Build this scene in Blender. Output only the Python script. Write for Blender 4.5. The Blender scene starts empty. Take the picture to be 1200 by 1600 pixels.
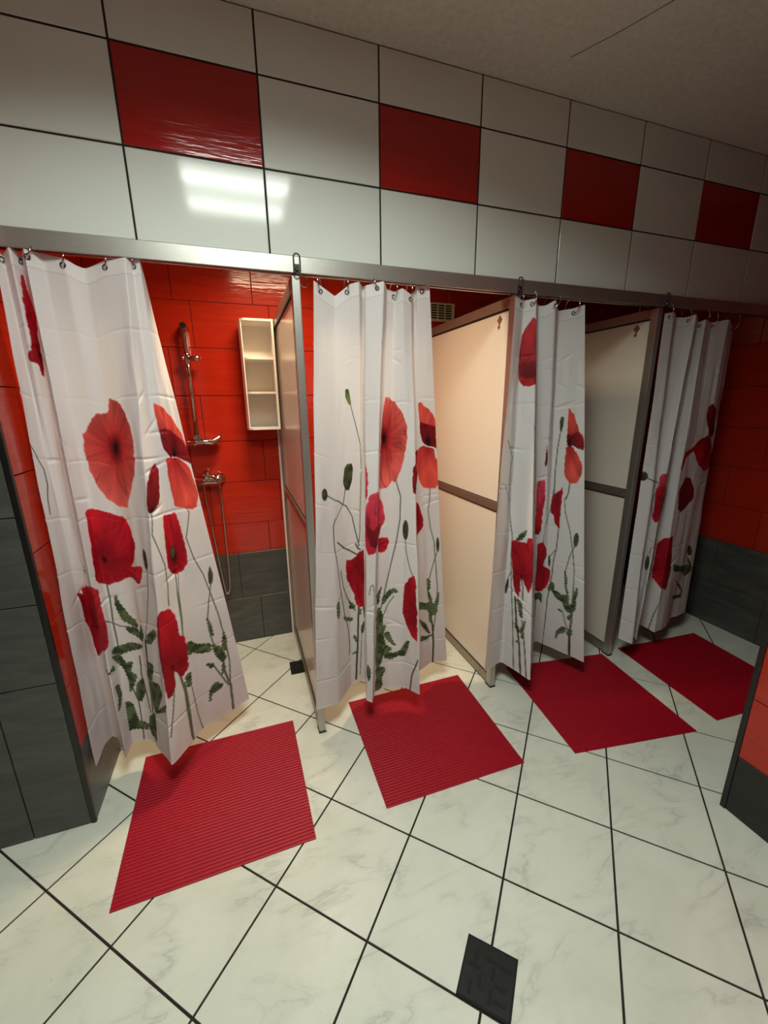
import bpy, bmesh, math, random
import numpy as np
from mathutils import Vector, Euler

random.seed(4)
rng = np.random.default_rng(7)
sc = bpy.context.scene
col = sc.collection

# ------------------------------------------------------------------ camera, world, exposure, lamps
cam_d = bpy.data.cameras.new('camera')
cam = bpy.data.objects.new('camera', cam_d)
col.objects.link(cam)
cam.location = (0.0, -1.6255, 1.515)
cam.rotation_euler = Euler((math.radians(75.203), math.radians(0.607), math.radians(-19.287)), 'XYZ')
cam_d.sensor_fit = 'VERTICAL'
cam_d.sensor_height = 36.0
cam_d.lens = 36.0 * 635.0 / 1600.0
cam_d.clip_start = 0.02
sc.camera = cam

world = bpy.data.worlds.new('world')
sc.world = world
world.use_nodes = True
world.node_tree.nodes['Background'].inputs[0].default_value = (0.9, 0.95, 1.0, 1)
world.node_tree.nodes['Background'].inputs[1].default_value = 0.02

sc.view_settings.view_transform = 'Standard'
sc.view_settings.look = 'None'
sc.view_settings.gamma = 1.0
sc.view_settings.use_curve_mapping = False
sc.view_settings.exposure = 0.0

PANEL_WATTS = 35.0           # square prismatic ceiling panel over the washroom
PANEL_GLOW = 3.0             # how bright its diffuser itself looks
PANEL_COLOUR = (0.91, 1.0, 0.90)
WARM_WATTS = 17.0            # warm lamp over the stalls, close behind the tiled lintel
WARM_GLOW = 16.0
WARM_COLOUR = (1.0, 0.76, 0.47)

# ------------------------------------------------------------------ materials
def srgb(r, g, b):
    f = lambda c: (c / 255) / 12.92 if c / 255 <= 0.04045 else ((c / 255 + 0.055) / 1.055) ** 2.4
    return (f(r), f(g), f(b))

class NT:
    def __init__(s, name):
        s.m = bpy.data.materials.new(name); s.m.use_nodes = True
        s.t = s.m.node_tree; s.b = s.t.nodes['Principled BSDF']; s.out = s.t.nodes['Material Output']
    def n(s, kind, **kw):
        nd = s.t.nodes.new(kind)
        for k, v in kw.items():
            if k in nd.inputs: nd.inputs[k].default_value = v
            else: setattr(nd, k, v)
        return nd
    def l(s, a, b): s.t.links.new(a, b)
    def coords(s, scale=(1, 1, 1), rot=(0, 0, 0)):
        tc = s.n('ShaderNodeTexCoord'); mp = s.n('ShaderNodeMapping')
        mp.inputs['Scale'].default_value = scale; mp.inputs['Rotation'].default_value = rot
        s.l(tc.outputs['Object'], mp.inputs['Vector']); return mp.outputs['Vector']
    def ramp(s, src, stops):
        r = s.n('ShaderNodeValToRGB'); e = r.color_ramp.elements
        while len(e) > len(stops): e.remove(e[-1])
        while len(e) < len(stops): e.new(0.5)
        for i, (p, c) in enumerate(stops): e[i].position = p; e[i].color = (*c, 1)
        s.l(src, r.inputs[0]); return r.outputs[0]
    def bump(s, h, strength, dist):
        b = s.n('ShaderNodeBump', Strength=strength, Distance=dist)
        s.l(h, b.inputs['Height']); s.l(b.outputs[0], s.b.inputs['Normal']); return b

def simple(name, c, rough=0.5, metal=0.0, var=0.06, scale=18, bump=0.0, bdist=0.002, stretch=(1, 1, 1), spec=0.5):
    k = NT(name)
    v = k.coords(stretch)
    nz = k.n('ShaderNodeTexNoise', Scale=scale, Detail=4.0); k.l(v, nz.inputs['Vector'])
    lo = tuple(max(0, x * (1 - var)) for x in c); hi = tuple(min(1, x * (1 + var)) for x in c)
    k.l(k.ramp(nz.outputs['Fac'], [(0.3, lo), (0.7, hi)]), k.b.inputs['Base Color'])
    k.b.inputs['Roughness'].default_value = rough; k.b.inputs['Metallic'].default_value = metal
    k.b.inputs['Specular IOR Level'].default_value = spec
    if bump: k.bump(nz.outputs['Fac'], bump, bdist)
    return k.m

def red_tile(name, c, horizontal_axis):
    # glossy red tile with a fine combed, wavy relief that runs along the wall
    k = NT(name)
    st = [3.0, 3.0, 3.0]; st[2] = 34.0
    v = k.coords(tuple(st))
    nz = k.n('ShaderNodeTexNoise', Scale=1.6, Detail=3.0, Roughness=0.55); k.l(v, nz.inputs['Vector'])
    v2 = k.coords((1, 1, 1))
    wv = k.n('ShaderNodeTexNoise', Scale=9.0, Detail=1.5); k.l(v2, wv.inputs['Vector'])
    k.l(k.ramp(nz.outputs['Fac'], [(0.25, tuple(x * 0.86 for x in c)), (0.75, tuple(min(1, x * 1.08) for x in c))]), k.b.inputs['Base Color'])
    mx = k.n('ShaderNodeMath', operation='MULTIPLY_ADD'); mx.inputs[1].default_value = 0.35
    k.l(wv.outputs['Fac'], mx.inputs[0]); k.l(nz.outputs['Fac'], mx.inputs[2])
    k.bump(mx.outputs[0], 0.28, 0.004)
    k.b.inputs['Roughness'].default_value = 0.12
    return k.m

def grey_tile(name, c):
    k = NT(name)
    v = k.coords((2.0, 2.0, 9.0))
    nz = k.n('ShaderNodeTexNoise', Scale=2.2, Detail=8.0, Roughness=0.65, Distortion=0.6); k.l(v, nz.inputs['Vector'])
    k.l(k.ramp(nz.outputs['Fac'], [(0.25, tuple(x * 0.7 for x in c)), (0.5, c), (0.78, tuple(x * 1.55 for x in c))]), k.b.inputs['Base Color'])
    k.bump(nz.outputs['Fac'], 0.12, 0.003)
    k.b.inputs['Roughness'].default_value = 0.34
    return k.m

def marble(name):
    k = NT(name)
    v = k.coords((1, 1, 1), (0, 0, 0.6))
    base = k.n('ShaderNodeTexNoise', Scale=2.6, Detail=6.0, Roughness=0.6, Distortion=0.7); k.l(v, base.inputs['Vector'])
    c0 = k.ramp(base.outputs['Fac'], [(0.25, srgb(206, 210, 196)), (0.55, srgb(222, 224, 212)), (0.8, srgb(228, 229, 219))])
    v2 = k.coords((1.0, 2.4, 1.0), (0, 0, 0.5))
    vn = k.n('ShaderNodeTexNoise', Scale=3.1, Detail=5.0, Roughness=0.55, Distortion=0.55); k.l(v2, vn.inputs['Vector'])
    d = k.n('ShaderNodeMath', operation='SUBTRACT'); d.inputs[1].default_value = 0.5; k.l(vn.outputs['Fac'], d.inputs[0])
    a = k.n('ShaderNodeMath', operation='ABSOLUTE'); k.l(d.outputs[0], a.inputs[0])
    vein = k.ramp(a.outputs[0], [(0.0, (1, 1, 1)), (0.018, (0.35, 0.35, 0.35)), (0.085, (0, 0, 0))])
    pt = k.n('ShaderNodeTexNoise', Scale=5.0, Detail=2.0); k.l(v, pt.inputs['Vector'])
    pm = k.ramp(pt.outputs['Fac'], [(0.42, (0, 0, 0)), (0.64, (0.52, 0.52, 0.52))])
    mm = k.n('ShaderNodeMath', operation='MULTIPLY'); k.l(vein, mm.inputs[0]); k.l(pm, mm.inputs[1])
    mix = k.n('ShaderNodeMix', data_type='RGBA'); k.l(mm.outputs[0], mix.inputs[0]); k.l(c0, mix.inputs[6]); mix.inputs[7].default_value = (*srgb(160, 164, 156), 1)
    # small scuffs and dirt specks
    sp = k.n('ShaderNodeTexNoise', Scale=38.0, Detail=3.0, Roughness=0.7); k.l(v, sp.inputs['Vector'])
    sm = k.ramp(sp.outputs['Fac'], [(0.70, (0, 0, 0)), (0.76, (0.6, 0.6, 0.6))])
    mix2 = k.n('ShaderNodeMix', data_type='RGBA'); k.l(sm, mix2.inputs[0]); k.l(mix.outputs[2], mix2.inputs[6]); mix2.inputs[7].default_value = (*srgb(120, 118, 108), 1)
    k.l(mix2.outputs[2], k.b.inputs['Base Color'])
    k.b.inputs['Roughness'].default_value = 0.3
    k.bump(base.outputs['Fac'], 0.05, 0.004)
    return k.m

def emitter(name, c, strength, banded=False):
    k = NT(name)
    e = k.n('ShaderNodeEmission'); e.inputs[0].default_value = (*c, 1); e.inputs[1].default_value = strength
    if banded:      # two fluorescent tubes behind a prismatic diffuser
        v = k.coords((1, 1, 1)); sx = k.n('ShaderNodeSeparateXYZ'); k.l(v, sx.inputs[0])
        m1 = k.n('ShaderNodeMath', operation='MULTIPLY'); m1.inputs[1].default_value = 2 * math.pi / 0.30; k.l(sx.outputs[1], m1.inputs[0])
        co = k.n('ShaderNodeMath', operation='COSINE'); k.l(m1.outputs[0], co.inputs[0])
        ma = k.n('ShaderNodeMath', operation='MULTIPLY_ADD'); ma.inputs[1].default_value = -0.30 * strength; ma.inputs[2].default_value = strength
        k.l(co.outputs[0], ma.inputs[0]); k.l(ma.outputs[0], e.inputs[1])
    k.l(e.outputs[0], k.out.inputs['Surface'])
    return k.m

def fabric(name):
    k = NT(name)
    at = k.n('ShaderNodeAttribute', attribute_name='print')
    k.l(at.outputs['Color'], k.b.inputs['Base Color'])
    k.b.inputs['Roughness'].default_value = 0.55
    k.b.inputs['Specular IOR Level'].default_value = 0.25
    tr = k.n('ShaderNodeBsdfTranslucent'); k.l(at.outputs['Color'], tr.inputs['Color'])
    mx = k.n('ShaderNodeMixShader'); mx.inputs[0].default_value = 0.22
    k.l(k.b.outputs[0], mx.inputs[1]); k.l(tr.outputs[0], mx.inputs[2]); k.l(mx.outputs[0], k.out.inputs['Surface'])
    v = k.coords((1, 1, 1)); nz = k.n('ShaderNodeTexNoise', Scale=26.0, Detail=3.0); k.l(v, nz.inputs['Vector'])
    b = k.bump(nz.outputs['Fac'], 0.10, 0.004); k.l(b.outputs[0], tr.inputs['Normal'])
    return k.m

def panel_mat(name, c, rough):
    k = NT(name)
    v = k.coords((1, 1, 1)); nz = k.n('ShaderNodeTexNoise', Scale=260.0, Detail=2.0); k.l(v, nz.inputs['Vector'])
    k.l(k.ramp(nz.outputs['Fac'], [(0.35, tuple(x * 0.93 for x in c)), (0.65, c)]), k.b.inputs['Base Color'])
    k.b.inputs['Roughness'].default_value = rough
    k.bump(nz.outputs['Fac'], 0.10, 0.0006)
    return k.m

def ceiling_mat():
    k = NT('ceiling_plaster')
    v = k.coords((1, 1, 1)); nz = k.n('ShaderNodeTexNoise', Scale=55.0, Detail=5.0, Roughness=0.7); k.l(v, nz.inputs['Vector'])
    k.l(k.ramp(nz.outputs['Fac'], [(0.3, srgb(205, 198, 188)), (0.7, srgb(224, 218, 208))]), k.b.inputs['Base Color'])
    k.b.inputs['Roughness'].default_value = 0.85
    k.bump(nz.outputs['Fac'], 0.35, 0.004)
    return k.m

M = dict(
    white_tile=simple('white_glazed_tile', srgb(222, 226, 220), 0.09, var=0.015, scale=3, spec=0.3),
    red_tile=red_tile('red_glazed_tile', srgb(178, 42, 22), 0),
    red_band=red_tile('dark_red_glazed_tile', srgb(166, 22, 18), 0),
    grey_tile=grey_tile('grey_slate_tile', srgb(74, 76, 72)),
    black_tile=simple('black_tile', srgb(27, 27, 25), 0.4, var=0.2, scale=6),
    grout=simple('dark_grout', srgb(40, 30, 24), 0.9, var=0.25, scale=60),
    red_grout=simple('dark_red_grout', srgb(84, 22, 16), 0.9, var=0.2, scale=60),
    grey_grout=simple('grey_grout', srgb(52, 52, 50), 0.9, var=0.2, scale=60),
    marble=marble('marbled_floor_tile'),
    ceiling=ceiling_mat(),
    aluminium=simple('brushed_aluminium', srgb(186, 184, 178), 0.38, 0.85, 0.05, 40, stretch=(1, 1, 6)),
    bronze=simple('anodised_frame', srgb(158, 146, 132), 0.36, 0.7, 0.05, 40),
    chrome=simple('chrome', srgb(205, 203, 200), 0.08, 1.0, 0.02),
    dark_metal=simple('dark_steel', srgb(70, 66, 62), 0.35, 0.9, 0.1),
    black_metal=simple('black_cast_metal', srgb(29, 31, 31), 0.45, 0.3, 0.25, 50, 0.2),
    gasket=simple('black_gasket', srgb(14, 13, 13), 0.8),
    laminate=panel_mat('white_laminate', srgb(230, 222, 210), 0.22),
    plastic=simple('white_plastic', srgb(234, 228, 220), 0.35, var=0.02),
    cream=simple('cream_plastic', srgb(226, 214, 180), 0.4, var=0.03),
    slot=simple('dark_slot', srgb(32, 28, 22), 0.8),
    sticker=simple('brown_sticker', srgb(128, 84, 48), 0.5, var=0.15, scale=80),
    mat_red=simple('red_ribbed_vinyl', srgb(158, 8, 32), 0.5, var=0.06, scale=30, spec=0.3),
    fabric=fabric('printed_polyester'),
    black_trim=simple('black_trim', srgb(24, 22, 22), 0.35),
    plaster=simple('pale_plaster', srgb(196, 192, 184), 0.8, var=0.05),
    panel_light=emitter('panel_diffuser', PANEL_COLOUR, PANEL_GLOW, True),
    warm_light=emitter('warm_diffuser', WARM_COLOUR, WARM_GLOW),
)

# ------------------------------------------------------------------ mesh helpers
def wloc(o):
    v = Vector((0, 0, 0))
    while o is not None:
        v += o.location; o = o.parent
    return v

def tag(o, label=None, cat=None, group=None, kind=None):
    if label: o['label'] = label
    if cat: o['category'] = cat
    if group: o['group'] = group
    if kind: o['kind'] = kind
    return o

def thing(name, loc, label, cat, group=None):
    o = bpy.data.objects.new(name, None); col.objects.link(o)
    o.location = loc; o.empty_display_size = 0.05
    return tag(o, label, cat, group)

class MB:
    """collects shapes (world coordinates) into one mesh"""
    def __init__(s): s.bm = bmesh.new()
    def box(s, lo, hi, mi=0, bevel=0.0):
        xs = [(lo[0], hi[0]), (lo[1], hi[1]), (lo[2], hi[2])]
        vs = [s.bm.verts.new((xs[0][i], xs[1][j], xs[2][k])) for i in (0, 1) for j in (0, 1) for k in (0, 1)]
        fs = [(0, 1, 3, 2), (4, 6, 7, 5), (0, 4, 5, 1), (2, 3, 7, 6), (0, 2, 6, 4), (1, 5, 7, 3)]
        faces = [s.bm.faces.new([vs[i] for i in f]) for f in fs]
        for f in faces: f.material_index = mi
        if bevel:
            es = list({e for f in faces for e in f.edges})
            r = bmesh.ops.bevel(s.bm, geom=es, offset=bevel, segments=2, affect='EDGES', profile=0.6)
            for f in r['faces']: f.material_index = mi
        return s
    def face(s, pts, mi=0):
        f = s.bm.faces.new([s.bm.verts.new(p) for p in pts]); f.material_index = mi; return s
    def prism(s, poly, axis, a, b, mi=0):
        """poly: 2D points, extruded along axis (0,1,2) from a to b"""
        def P(p, t):
            q = list(p); q.insert(axis, t); return q
        A = [s.bm.verts.new(P(p, a)) for p in poly]; B = [s.bm.verts.new(P(p, b)) for p in poly]
        n = len(poly)
        fs = [s.bm.faces.new(A), s.bm.faces.new(B[::-1])] + [s.bm.faces.new([A[i], B[i], B[(i + 1) % n], A[(i + 1) % n]]) for i in range(n)]
        for f in fs: f.material_index = mi
        return s
    def tube(s, pts, r, n=10, closed=False, mi=0, cap=True):
        pts = [Vector(p) for p in pts]; m = len(pts)
        rr = r if isinstance(r, (list, tuple)) else [r] * m
        rings = []; up = None
        for i, p in enumerate(pts):
            if closed: d = pts[(i + 1) % m] - pts[i - 1]
            else: d = pts[min(i + 1, m - 1)] - pts[max(i - 1, 0)]
            d.normalize()
            if up is None:
                up = Vector((0, 0, 1)) if abs(d.z) < 0.9 else Vector((1, 0, 0))
            x = (up - d * up.dot(d)); x.normalize(); up = x; y = d.cross(x)
            rings.append([s.bm.verts.new(p + (x * math.cos(2 * math.pi * k / n) + y * math.sin(2 * math.pi * k / n)) * rr[i]) for k in range(n)])
        for i in range(m if closed else m - 1):
            a, b = rings[i], rings[(i + 1) % m]
            for k in range(n):
                f = s.bm.faces.new([a[k], a[(k + 1) % n], b[(k + 1) % n], b[k]]); f.smooth = True; f.material_index = mi
        if cap and not closed:
            s.bm.faces.new(rings[0][::-1]); s.bm.faces.new(rings[-1])
        return s
    def build(s, name, mats, parent=None, loc=None, smooth=False):
        if parent is not None: base = wloc(parent)
        else: base = Vector(loc) if loc is not None else Vector((0, 0, 0))
        bmesh.ops.recalc_face_normals(s.bm, faces=s.bm.faces[:])
        for v in s.bm.verts: v.co -= base
        me = bpy.data.meshes.new(name); s.bm.to_mesh(me); s.bm.free()
        for m in (mats if isinstance(mats, (list, tuple)) else [mats]): me.materials.append(m)
        if smooth: me.shade_smooth()
        o = bpy.data.objects.new(name, me); col.objects.link(o)
        if parent is not None: o.parent = parent
        else: o.location = base
        return o

def tiles(mb, origin, ud, vd, nd, rects, gap=0.005, depth=0.003, bev=0.0015, tilt=0.0012):
    """raised bevelled tiles; rects = (u0, u1, v0, v1, slot); plane through origin, normal nd"""
    O, U, V, N = Vector(origin), Vector(ud), Vector(vd), Vector(nd)
    for (u0, u1, v0, v1, mi) in rects:
        a, b, c, d = u0 + gap / 2, u1 - gap / 2, v0 + gap / 2, v1 - gap / 2
        if b - a < 0.004 or d - c < 0.004: continue
        ti, tj = random.uniform(-tilt, tilt), random.uniform(-tilt, tilt)
        uc, vc = (a + b) / 2, (c + d) / 2
        def P(u, v, h): return mb.bm.verts.new(O + U * u + V * v + N * h)
        def H(u, v): return depth + ti * (u - uc) + tj * (v - vc)
        lo = [P(a, c, 0), P(b, c, 0), P(b, d, 0), P(a, d, 0)]
        md = [P(a, c, H(a, c) - bev), P(b, c, H(b, c) - bev), P(b, d, H(b, d) - bev), P(a, d, H(a, d) - bev)]
        hi = [P(a + bev, c + bev, H(a, c)), P(b - bev, c + bev, H(b, c)), P(b - bev, d - bev, H(b, d)), P(a + bev, d - bev, H(a, d))]
        fs = [mb.bm.faces.new(hi)]
        for i in range(4):
            j = (i + 1) % 4
            fs.append(mb.bm.faces.new([lo[i], lo[j], md[j], md[i]])); fs.append(mb.bm.faces.new([md[i], md[j], hi[j], hi[i]]))
        for f in fs: f.material_index = mi

def rows(u0, u1, vs, offs, w, slot):
    """running rows of tiles between u0..u1; slot(row, column) -> material slot"""
    R = []
    for r in range(len(vs) - 1):
        k0 = math.floor((u0 - offs[r]) / w); k = k0
        while offs[r] + k * w < u1:
            a, b = max(u0, offs[r] + k * w), min(u1, offs[r] + (k + 1) * w)
            if b - a > 0.01: R.append((a, b, vs[r], vs[r + 1], slot(r, k)))
            k += 1
    return R

ZC, ZS = 2.686, 2.42          # main ceiling, ceiling over the stalls
XL, XR, YB, YF = -1.7, 3.0, 0.955, -3.0

# ------------------------------------------------------------------ setting
# floor: square marble tiles laid on the diagonal, dark joints
th = math.radians(-44.575)
U2, V2 = Vector((math.cos(th), math.sin(th), 0)), Vector((-math.sin(th), math.cos(th), 0))
LV = [-0.764, -0.438, -0.104, 0.229, 0.569, 0.910, 1.239]
LU = [-0.610, -0.277, 0.058, 0.394, 0.728, 1.060, 1.392, 1.726]
LV = [-0.764 - 0.333 * i for i in range(9, 0, -1)] + LV + [1.239 + 0.333 * i for i in range(1, 9)]
LU = [-0.610 - 0.333 * i for i in range(9, 0, -1)] + LU + [1.726 + 0.333 * i for i in range(1, 9)]
def clip_poly(poly, lo, hi):
    for ax, val, sg in ((0, lo[0], 1), (0, hi[0], -1), (1, lo[1], 1), (1, hi[1], -1)):
        out = []
        for i in range(len(poly)):
            p, q = poly[i], poly[(i + 1) % len(poly)]
            ip, iq = sg * (p[ax] - val) >= 0, sg * (q[ax] - val) >= 0
            if ip: out.append(p)
            if ip != iq:
                t = (val - p[ax]) / (q[ax] - p[ax]); out.append((p[0] + t * (q[0] - p[0]), p[1] + t * (q[1] - p[1])))
        poly = out
        if not poly: return []
    return poly
mb = MB()
mb.box((XL, YF, -0.06), (XR, YB, -0.0028), 1)
for i in range(len(LU) - 1):
    for j in range(len(LV) - 1):
        g = 0.0034
        q = [(LU[i] + g, LV[j] + g), (LU[i + 1] - g, LV[j] + g), (LU[i + 1] - g, LV[j + 1] - g), (LU[i] + g, LV[j + 1] - g)]
        w = [((U2 * a + V2 * b).x, (U2 * a + V2 * b).y) for a, b in q]
        w = clip_poly(w, (XL + 0.001, YF + 0.001), (XR - 0.001, YB - 0.001))
        if len(w) >= 3:
            cx, cy = sum(p[0] for p in w) / len(w), sum(p[1] for p in w) / len(w)
            mb.prism([(p[0], p[1]) for p in w], 2, -0.003, 0.0, 0)
floor = mb.build('floor', [M['marble'], M['grout']]); tag(floor, kind='structure')

mb = MB(); mb.box((XL, YF, ZC), (XR, 0.12, ZC + 0.08))
ceil = mb.build('ceiling', M['ceiling']); tag(ceil, kind='structure')
mb = MB(); mb.tube([(1.22, -0.16, ZC), (1.30, -0.30, ZC), (1.45, -0.62, ZC), (1.60, -0.93, ZC)], 0.0014, 6)
tag(mb.build('trim_3', M['grey_grout'], None), kind='structure')
mb = MB(); mb.box((-0.66, 0.12, ZS), (XR, YB, ZS + 0.08))
tag(mb.build('ceiling_stalls', M['ceiling']), kind='structure')

# tiled wall above the stall openings
mb = MB(); mb.box((-0.66, 0.003, 2.021), (XR, 0.12, ZC), 2)
TW, X0, TZ = 0.40564, -0.2483, [2.0211, 2.2729, 2.5247, ZC]
tiles(mb, (0, 0.003, 0), (1, 0, 0), (0, 0, 1), (0, -1, 0),
      rows(-0.66, XR, TZ, [X0] * 3, TW, lambda r, k: 1 if (r == 1 and k % 2 == 0) else 0), 0.006)
tag(mb.build('wall_upper', [M['white_tile'], M['red_band'], M['grout']]), kind='structure')

# back wall of the stalls: grey base, red above
BZ = [0.0, 0.31, 0.618, 0.811, 1.072, 1.316, 1.574, 1.826, 2.06, 2.31, ZS]
BO = [0.03, -0.082, 0.118, -0.201, 0.126, -0.192, 0.085, -0.188, 0.135, 0.0]
mb = MB(); mb.box((-0.66, YB + 0.003, 0), (XR, YB + 0.08, ZS), 2)
tiles(mb, (0, YB + 0.003, 0), (1, 0, 0), (0, 0, 1), (0, -1, 0),
      rows(-0.65, XR, BZ, BO, 0.406, lambda r, k: 1 if r < 2 else 0), 0.0035)
tag(mb.build('wall_back', [M['red_tile'], M['grey_tile'], M['red_grout']]), kind='structure')

# right-hand end wall
mb = MB(); mb.box((XR + 0.003, -0.9, 0), (XR + 0.08, YB, ZC), 2)
RZ = [0.0, 0.30, 0.60, 0.85, 1.10, 1.35, 1.60, 1.85, 2.10, 2.35, ZC]
tiles(mb, (XR + 0.003, 0, 0), (0, 1, 0), (0, 0, 1), (-1, 0, 0),
      rows(-0.9, YB, RZ, [-0.22, 0.1, -0.1, 0.12, -0.05, 0.2, 0, 0.1, 0.3, 0], 0.406, lambda r, k: 1 if r < 2 else 0), 0.0035)
tag(mb.build('wall_right', [M['red_tile'], M['grey_tile'], M['red_grout']]), kind='structure')

# left reveal of the first stall (red over a grey base) and the grey face beside it
LZ = [0.0, 0.326, 0.575, 0.825, 1.072, 1.32, 1.578, 1.83, 2.08, ZS, ZC]
mb = MB(); mb.box((-0.80, -0.135, 0), (-0.653, YB, ZC), 2)
tiles(mb, (-0.653, 0, 0), (0, 1, 0), (0, 0, 1), (1, 0, 0),
      rows(-0.125, YB, LZ, [0.27] * 10, 0.42, lambda r, k: 1 if r < 1 else 0), 0.0035)
tag(mb.build('wall_left', [M['red_tile'], M['grey_tile'], M['red_grout']]), kind='structure')
SZ = [0.0, 0.614, 0.905, 1.195, 1.485, 1.775, 2.065, 2.355, ZC]
mb = MB(); mb.box((XL, -0.134, 0), (-0.802, 0.0, ZC), 1); mb.box((-0.802, -0.137, 0), (-0.664, -0.134, ZC), 1)
R = []
for r in range(len(SZ) - 1):
    w = 0.30 if r == 0 else 0.60
    for k in range(-4, 2):
        o = -0.842 if r == 0 else (-0.95 if r % 2 else -1.15)
        a, b = max(XL, o + k * w), min(-0.664, o + (k + 1) * w)
        if b - a > 0.01: R.append((a, b, SZ[r], SZ[r + 1], 0))
tiles(mb, (0, -0.137, 0), (1, 0, 0), (0, 0, 1), (0, -1, 0), R, 0.004)
tag(mb.build('wall_left_front', [M['grey_tile'], M['grey_grout']]), kind='structure')
mb = MB(); mb.box((-0.664, -0.142, 0), (-0.648, -0.126, ZC), 0, 0.002)
tag(mb.build('trim_1', M['black_trim']), kind='structure')

# tiled wall end on the right, close to the camera
PZ = [0.0, 0.245, 0.495, 0.75, 1.0, 1.25, 1.5, 1.75, 2.0, 2.25, 2.5, ZC]
mb = MB(); mb.box((1.628, YF, 0), (2.9, -0.888, ZC), 2)
tiles(mb, (1.628, 0, 0), (0, 1, 0), (0, 0, 1), (-1, 0, 0),
      rows(YF, -0.90, PZ, [-0.9] * 11, 0.406, lambda r, k: 1 if r < 1 else 0), 0.0035)
tiles(mb, (0, -0.888, 0), (1, 0, 0), (0, 0, 1), (0, 1, 0),
      rows(1.64, 2.9, PZ, [1.64] * 11, 0.406, lambda r, k: 1 if r < 1 else 0), 0.0035)
tag(mb.build('wall_pillar', [M['red_tile'], M['black_tile'], M['red_grout']]), kind='structure')
mb = MB(); mb.box((1.621, -0.902, 0), (1.637, -0.884, ZC), 0, 0.002)
tag(mb.build('trim_2', M['black_trim']), kind='structure')
# the walls behind the camera
mb = MB(); mb.box((XL - 0.08, YF, 0), (XL - 0.003, 0.0, ZC), 2)
tiles(mb, (XL - 0.003, 0, 0), (0, 1, 0), (0, 0, 1), (1, 0, 0), rows(YF, -0.137, SZ, [YF] * 8, 0.6, lambda r, k: 1 if r < 4 else 0), 0.004)
tag(mb.build('wall_far_left', [M['red_tile'], M['grey_tile'], M['grey_grout']]), kind='structure')
mb = MB(); mb.box((XL, YF - 0.08, 0), (XR, YF - 0.003, ZC), 2)
tiles(mb, (0, YF - 0.003, 0), (1, 0, 0), (0, 0, 1), (0, 1, 0), rows(XL, XR, SZ, [XL] * 8, 0.6, lambda r, k: 1 if r < 4 else 0), 0.004)
tag(mb.build('wall_front', [M['red_tile'], M['grey_tile'], M['grey_grout']]), kind='structure')

# ------------------------------------------------------------------ lamps
LX, LY = 0.113, -1.21
t = thing('ceiling_lamp', (LX, LY, ZC), 'square fluorescent ceiling panel lamp mirrored in the white wall tiles', 'ceiling lamp')
mb = MB()
for lo, hi in (((-.31, -.33), (.31, -.30)), ((-.31, .30), (.31, .33)), ((-.31, -.30), (-.28, .30)), ((.28, -.30), (.31, .30))):
    mb.box((LX + lo[0], LY + lo[1], ZC - 0.012), (LX + hi[0], LY + hi[1], ZC), 0, 0.002)
mb.build('frame', M['aluminium'], t)
mb = MB(); mb.box((LX - .28, LY - .30, ZC - 0.005), (LX + .28, LY + .30, ZC - 0.001))
mb.build('diffuser', M['panel_light'], t)
for dy, sy, share in ((0.0, 0.58, 0.62), (-0.15, 0.12, 0.19), (0.15, 0.12, 0.19)):   # whole diffuser, and the two tubes behind it
    ld = bpy.data.lights.new('panel_light', 'AREA'); ld.shape = 'RECTANGLE'; ld.size = 0.54; ld.size_y = sy
    ld.energy = PANEL_WATTS * share; ld.color = PANEL_COLOUR; ld.spread = math.radians(153)
    lo = bpy.data.objects.new('panel_light', ld); col.objects.link(lo); lo.parent = t; lo.location = (0, dy, -0.0065 - 0.001 * (dy != 0))

WX, WY = 0.24, 0.25
t = thing('stall_lamp', (WX, WY, ZS), 'oblong warm ceiling lamp close behind the tiled lintel over the first stall', 'ceiling lamp')
mb = MB(); mb.box((WX - .20, WY - .085, ZS - 0.030), (WX + .20, WY + .085, ZS), 0, 0.004); mb.build('housing', M['plastic'], t)
mb = MB(); mb.box((WX - .185, WY - .072, ZS - 0.036), (WX + .185, WY + .072, ZS - 0.030)); mb.build('diffuser', M['warm_light'], t)
ld = bpy.data.lights.new('warm_light', 'AREA'); ld.shape = 'RECTANGLE'; ld.size = 0.36; ld.size_y = 0.13
ld.energy = WARM_WATTS; ld.color = WARM_COLOUR; ld.spread = math.radians(150)
lo = bpy.data.objects.new('warm_light', ld); col.objects.link(lo); lo.parent = t; lo.location = (0, 0, -0.0375)

# ------------------------------------------------------------------ beam and curtain rod
t = thing('beam', (-0.66, 0.0, 1.968), 'long aluminium beam spanning the tops of the shower stalls', 'beam')
mb = MB(); mb.box((-0.648, -0.012, 1.968), (XR - 0.002, -0.004, 2.0205), 0, 0.0015); mb.box((-0.648, -0.004, 2.0125), (XR - 0.002, 0.06, 2.0205), 0)
mb.build('profile', M['aluminium'], t)
ROD_Y, ROD_Z = 0.030, 1.974
mb = MB(); mb.tube([(-0.648, ROD_Y, ROD_Z), (XR - 0.002, ROD_Y, ROD_Z)], 0.005, 10); mb.build('curtain_rod', M['chrome'], t)

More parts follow.
